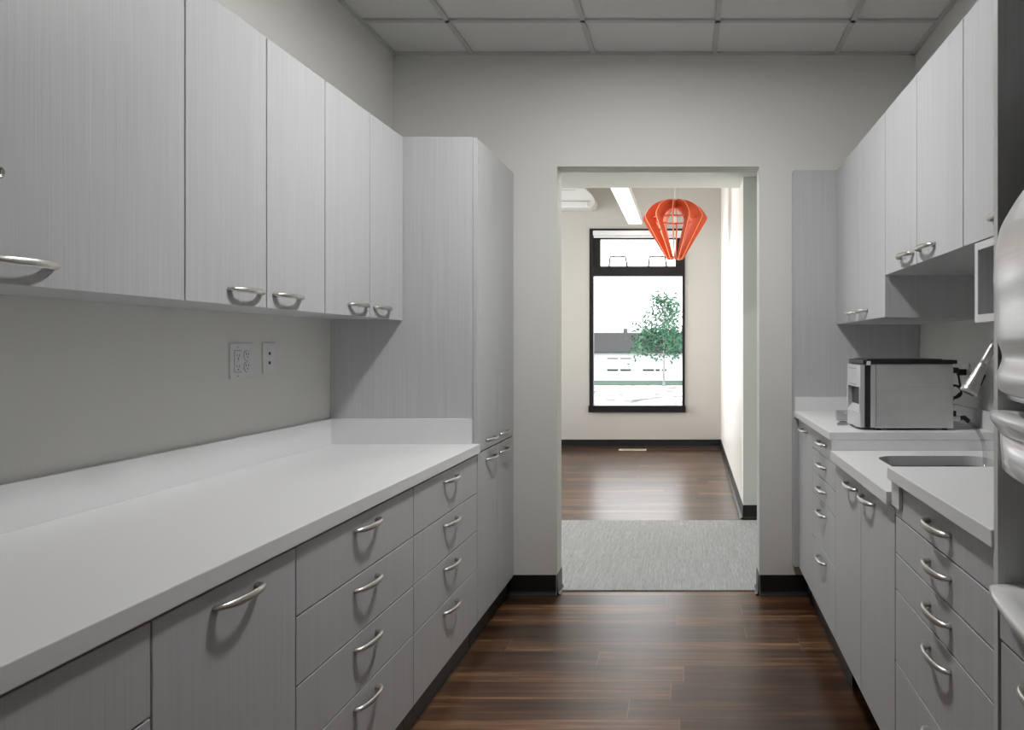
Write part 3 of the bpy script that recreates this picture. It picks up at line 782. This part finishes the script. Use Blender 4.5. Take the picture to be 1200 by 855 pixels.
# ------------------------------------------------------------------ kitchen light, added rear and hall fill
def fixture(x0, x1, y0, y1, z, mat, label, name='ceiling_light'):
    t = thing(name, label, 'light', ((x0+x1)/2, (y0+y1)/2, z))
    f = new('white')
    f.box(x0-.6, x1+.6, y0-.6, y0, z-.3, z+.04).box(x0-.6, x1+.6, y1, y1+.6, z-.3, z+.04).box(x0-.6, x0, y0, y1, z-.3, z+.04).box(x1, x1+.6, y0, y1, z-.3, z+.04)
    obj('frame', f, None, t); obj('diffuser', new(mat).box(x0, x1, y0, y1, z-.15, z+.02), None, t)
    return t
fixture(-13.5, -6.5, 81, 88, CEIL, 'lamp_kitchen', 'small square lit ceiling light above the aisle, out of frame')
fixture(-10.5, -3.5, -30, -6, CEIL, 'fill_back', 'slim unseen fill light added on the ceiling behind the camera')
fixture(-14, 2, 150, 166, SOF, 'fill_hall', 'square unseen fill light added in the cross hall behind the door head')

side_fill = bpy.data.lights.new('side_window_fill', 'AREA'); side_fill.shape = 'RECTANGLE'; side_fill.size = 106*S; side_fill.size_y = 100*S  # added area lamp outside the side window, brightening the far room's right wall
side_fill.energy = 62; side_fill.spread = math.radians(75); side_fill.color = (.97, .985, 1)
so = bpy.data.objects.new('fill_outside_side_window', side_fill); C.objects.link(so)
so.location = ((RLX-12)*S, 265*S, 62*S); so.rotation_euler = (0, -PI/2, 0)

# ------------------------------------------------------------------ outside
def gh(y): return -6-.0328*(y-420)
g = new('ground'); v = [g.bm.verts.new(p_) for p_ in ((-4000, FAR+10, gh(FAR+10)), (3000, FAR+10, gh(FAR+10)), (3000, 5000, gh(5000)), (-4000, 5000, gh(5000)))]
g._tag([g.bm.faces.new(v)]); ex = bmesh.ops.extrude_face_region(g.bm, geom=list(g.bm.faces))
bmesh.ops.translate(g.bm, vec=(0, 0, -6), verts=[q for q in ex['geom'] if isinstance(q, bmesh.types.BMVert)])
bmesh.ops.recalc_face_normals(g.bm, faces=list(g.bm.faces))
struct('ground', g)
la = new('lawn')
n = 60; row0 = []; row1 = []
for i in range(n+1):
    x = -1100+1700*i/n; ya = 1760+14*math.sin(i*1.3)+10*math.sin(i*.37); yb = 2260
    row0.append(la.bm.verts.new((x, ya, gh(ya)+1))); row1.append(la.bm.verts.new((x, yb, gh(yb)+3)))
la._tag([la.bm.faces.new((row0[i], row0[i+1], row1[i+1], row1[i])) for i in range(n)])
o = obj('lawn', la, None); o['kind'] = 'stuff'; tag(o, 'strip of green lawn outside in front of the white building', 'grass')

bd = thing('building', 'low white building with a grey roof seen through the window', 'building', (-200, 2450, gh(2400)))
BY = 2400.0; K = BY/800
def bx(p_): return (p_-808)*K
def bz(p_): return 49.1-(p_-406)*K
obj('wall', new('facade').box(-900, 420, BY, BY+300, gh(BY)-10, bz(413)), None, bd)
rf = new('roof').prism([(BY-14, bz(413.5)), (BY-14, bz(412)), (BY+20, bz(389.5)), (BY+320, bz(389.5)), (BY+320, bz(413.5))], 'x', -920, 440)
obj('roof', rf, None, bd, 'grey roof band')
obj('chimney', new('slit_pale').box(bx(729), bx(734), BY+40, BY+60, bz(390), bz(384.5)), None, bd)
for a, b2 in ((711.5, 724.5), (727, 739.5), (753.5, 766.5), (768.3, 773), (775.8, 781)):
    obj('window', new('slit').box(bx(a), bx(b2), BY-2, BY+1, bz(434.4), bz(432.4)), None, bd)
for a, b2 in ((711.5, 724.5), (727, 739.5)):
    obj('window', new('slit_pale').box(bx(a), bx(b2), BY-2, BY+1, bz(420.4), bz(419.3)), None, bd)

def leafy(name, label, x, y, h, spread, nleaf, base_frac, seed, trunk_r, leaf=3.4):
    rnd = random.Random(seed); z0 = gh(y)
    t = thing(name, label, 'tree', (x, y, z0))
    tr = new('bark')
    tr.tube([(x, y, z0-4), (x+1, y, z0+h*.3), (x-1, y, z0+h*.65), (x+6, y, z0+h)], [trunk_r, trunk_r*.8, trunk_r*.5, .5], 10)
    tips = []
    for i in range(46):
        f = base_frac+(1-base_frac)*rnd.random()**1.1*.93; a = rnd.random()*2*PI
        l = spread*max(.12, (1-f)**.75)*(1.25+.3*rnd.random()); z = z0+h*f
        e = (x+math.cos(a)*l, y+math.sin(a)*l, z+l*(.15+.75*rnd.random()*f))
        tr.tube([(x, y, z), ((x+e[0])/2, (y+e[1])/2, z+l*.10), e], [trunk_r*.32, .7, .3], 6)
        tips.append(((x, y, z), e, f))
    obj('trunk', tr, None, t)
    fo = new('leaf')
    for i in range(nleaf):
        s0, e, f = rnd.choice(tips)
        if f > .58 and rnd.random() < .82: continue
        q = .3+.8*rnd.random(); j = 7+8*(1-f)
        c = Vector([a+(b_-a)*q+rnd.gauss(0, j) for a, b_ in zip(s0, e)])
        u = Vector((rnd.gauss(0, 1), rnd.gauss(0, 1), rnd.gauss(0, 1))).normalized(); w_ = u.orthogonal().normalized(); s1 = leaf*(.6+.8*rnd.random())
        vs = [fo.bm.verts.new(c+u*s1), fo.bm.verts.new(c+w_*s1*.55), fo.bm.verts.new(c-u*s1), fo.bm.verts.new(c-w_*s1*.55)]
        fo._tag([fo.bm.faces.new(vs)])
    f_ = obj('foliage', fo, None, t); f_['kind'] = 'stuff'
    return t
leafy('birch_tree', 'slender young birch with green leaves outside the window', -63, 1672, 232, 74, 5200, .30, 3, 3.2, 4.6)

# ------------------------------------------------------------------ light, sky, camera
wd = bpy.data.worlds.new('overcast_sky'); bpy.context.scene.world = wd; wd.use_nodes = True
nt = wd.node_tree
bg = nt.nodes['Background']
bg.inputs[0].default_value = (.95, .98, 1.0, 1); bg.inputs[1].default_value = 3.4

cam = bpy.data.cameras.new('camera'); co = bpy.data.objects.new('camera', cam); C.objects.link(co)
co.location = (0, 0, 49.1*S); co.rotation_euler = (PI/2, 0, 0)
cam.sensor_width = 36; cam.lens = 24; cam.sensor_fit = 'HORIZONTAL'
cam.shift_x = -208/1200; cam.shift_y = -21.5/1200
cam.clip_start = .05; cam.clip_end = 500
sc_ = bpy.context.scene; sc_.camera = co
sc_.view_settings.view_transform = 'Standard'; sc_.view_settings.look = 'None'
sc_.view_settings.exposure = 0; sc_.view_settings.gamma = 1
try: sc_.view_settings.use_curve_mapping = False
except Exception: pass
cy = sc_.cycles
cy.use_denoising = True; cy.max_bounces = 10; cy.diffuse_bounces = 6; cy.glossy_bounces = 4; cy.transparent_max_bounces = 12
cy.sample_clamp_indirect = 6; cy.caustics_reflective = False; cy.caustics_refractive = False
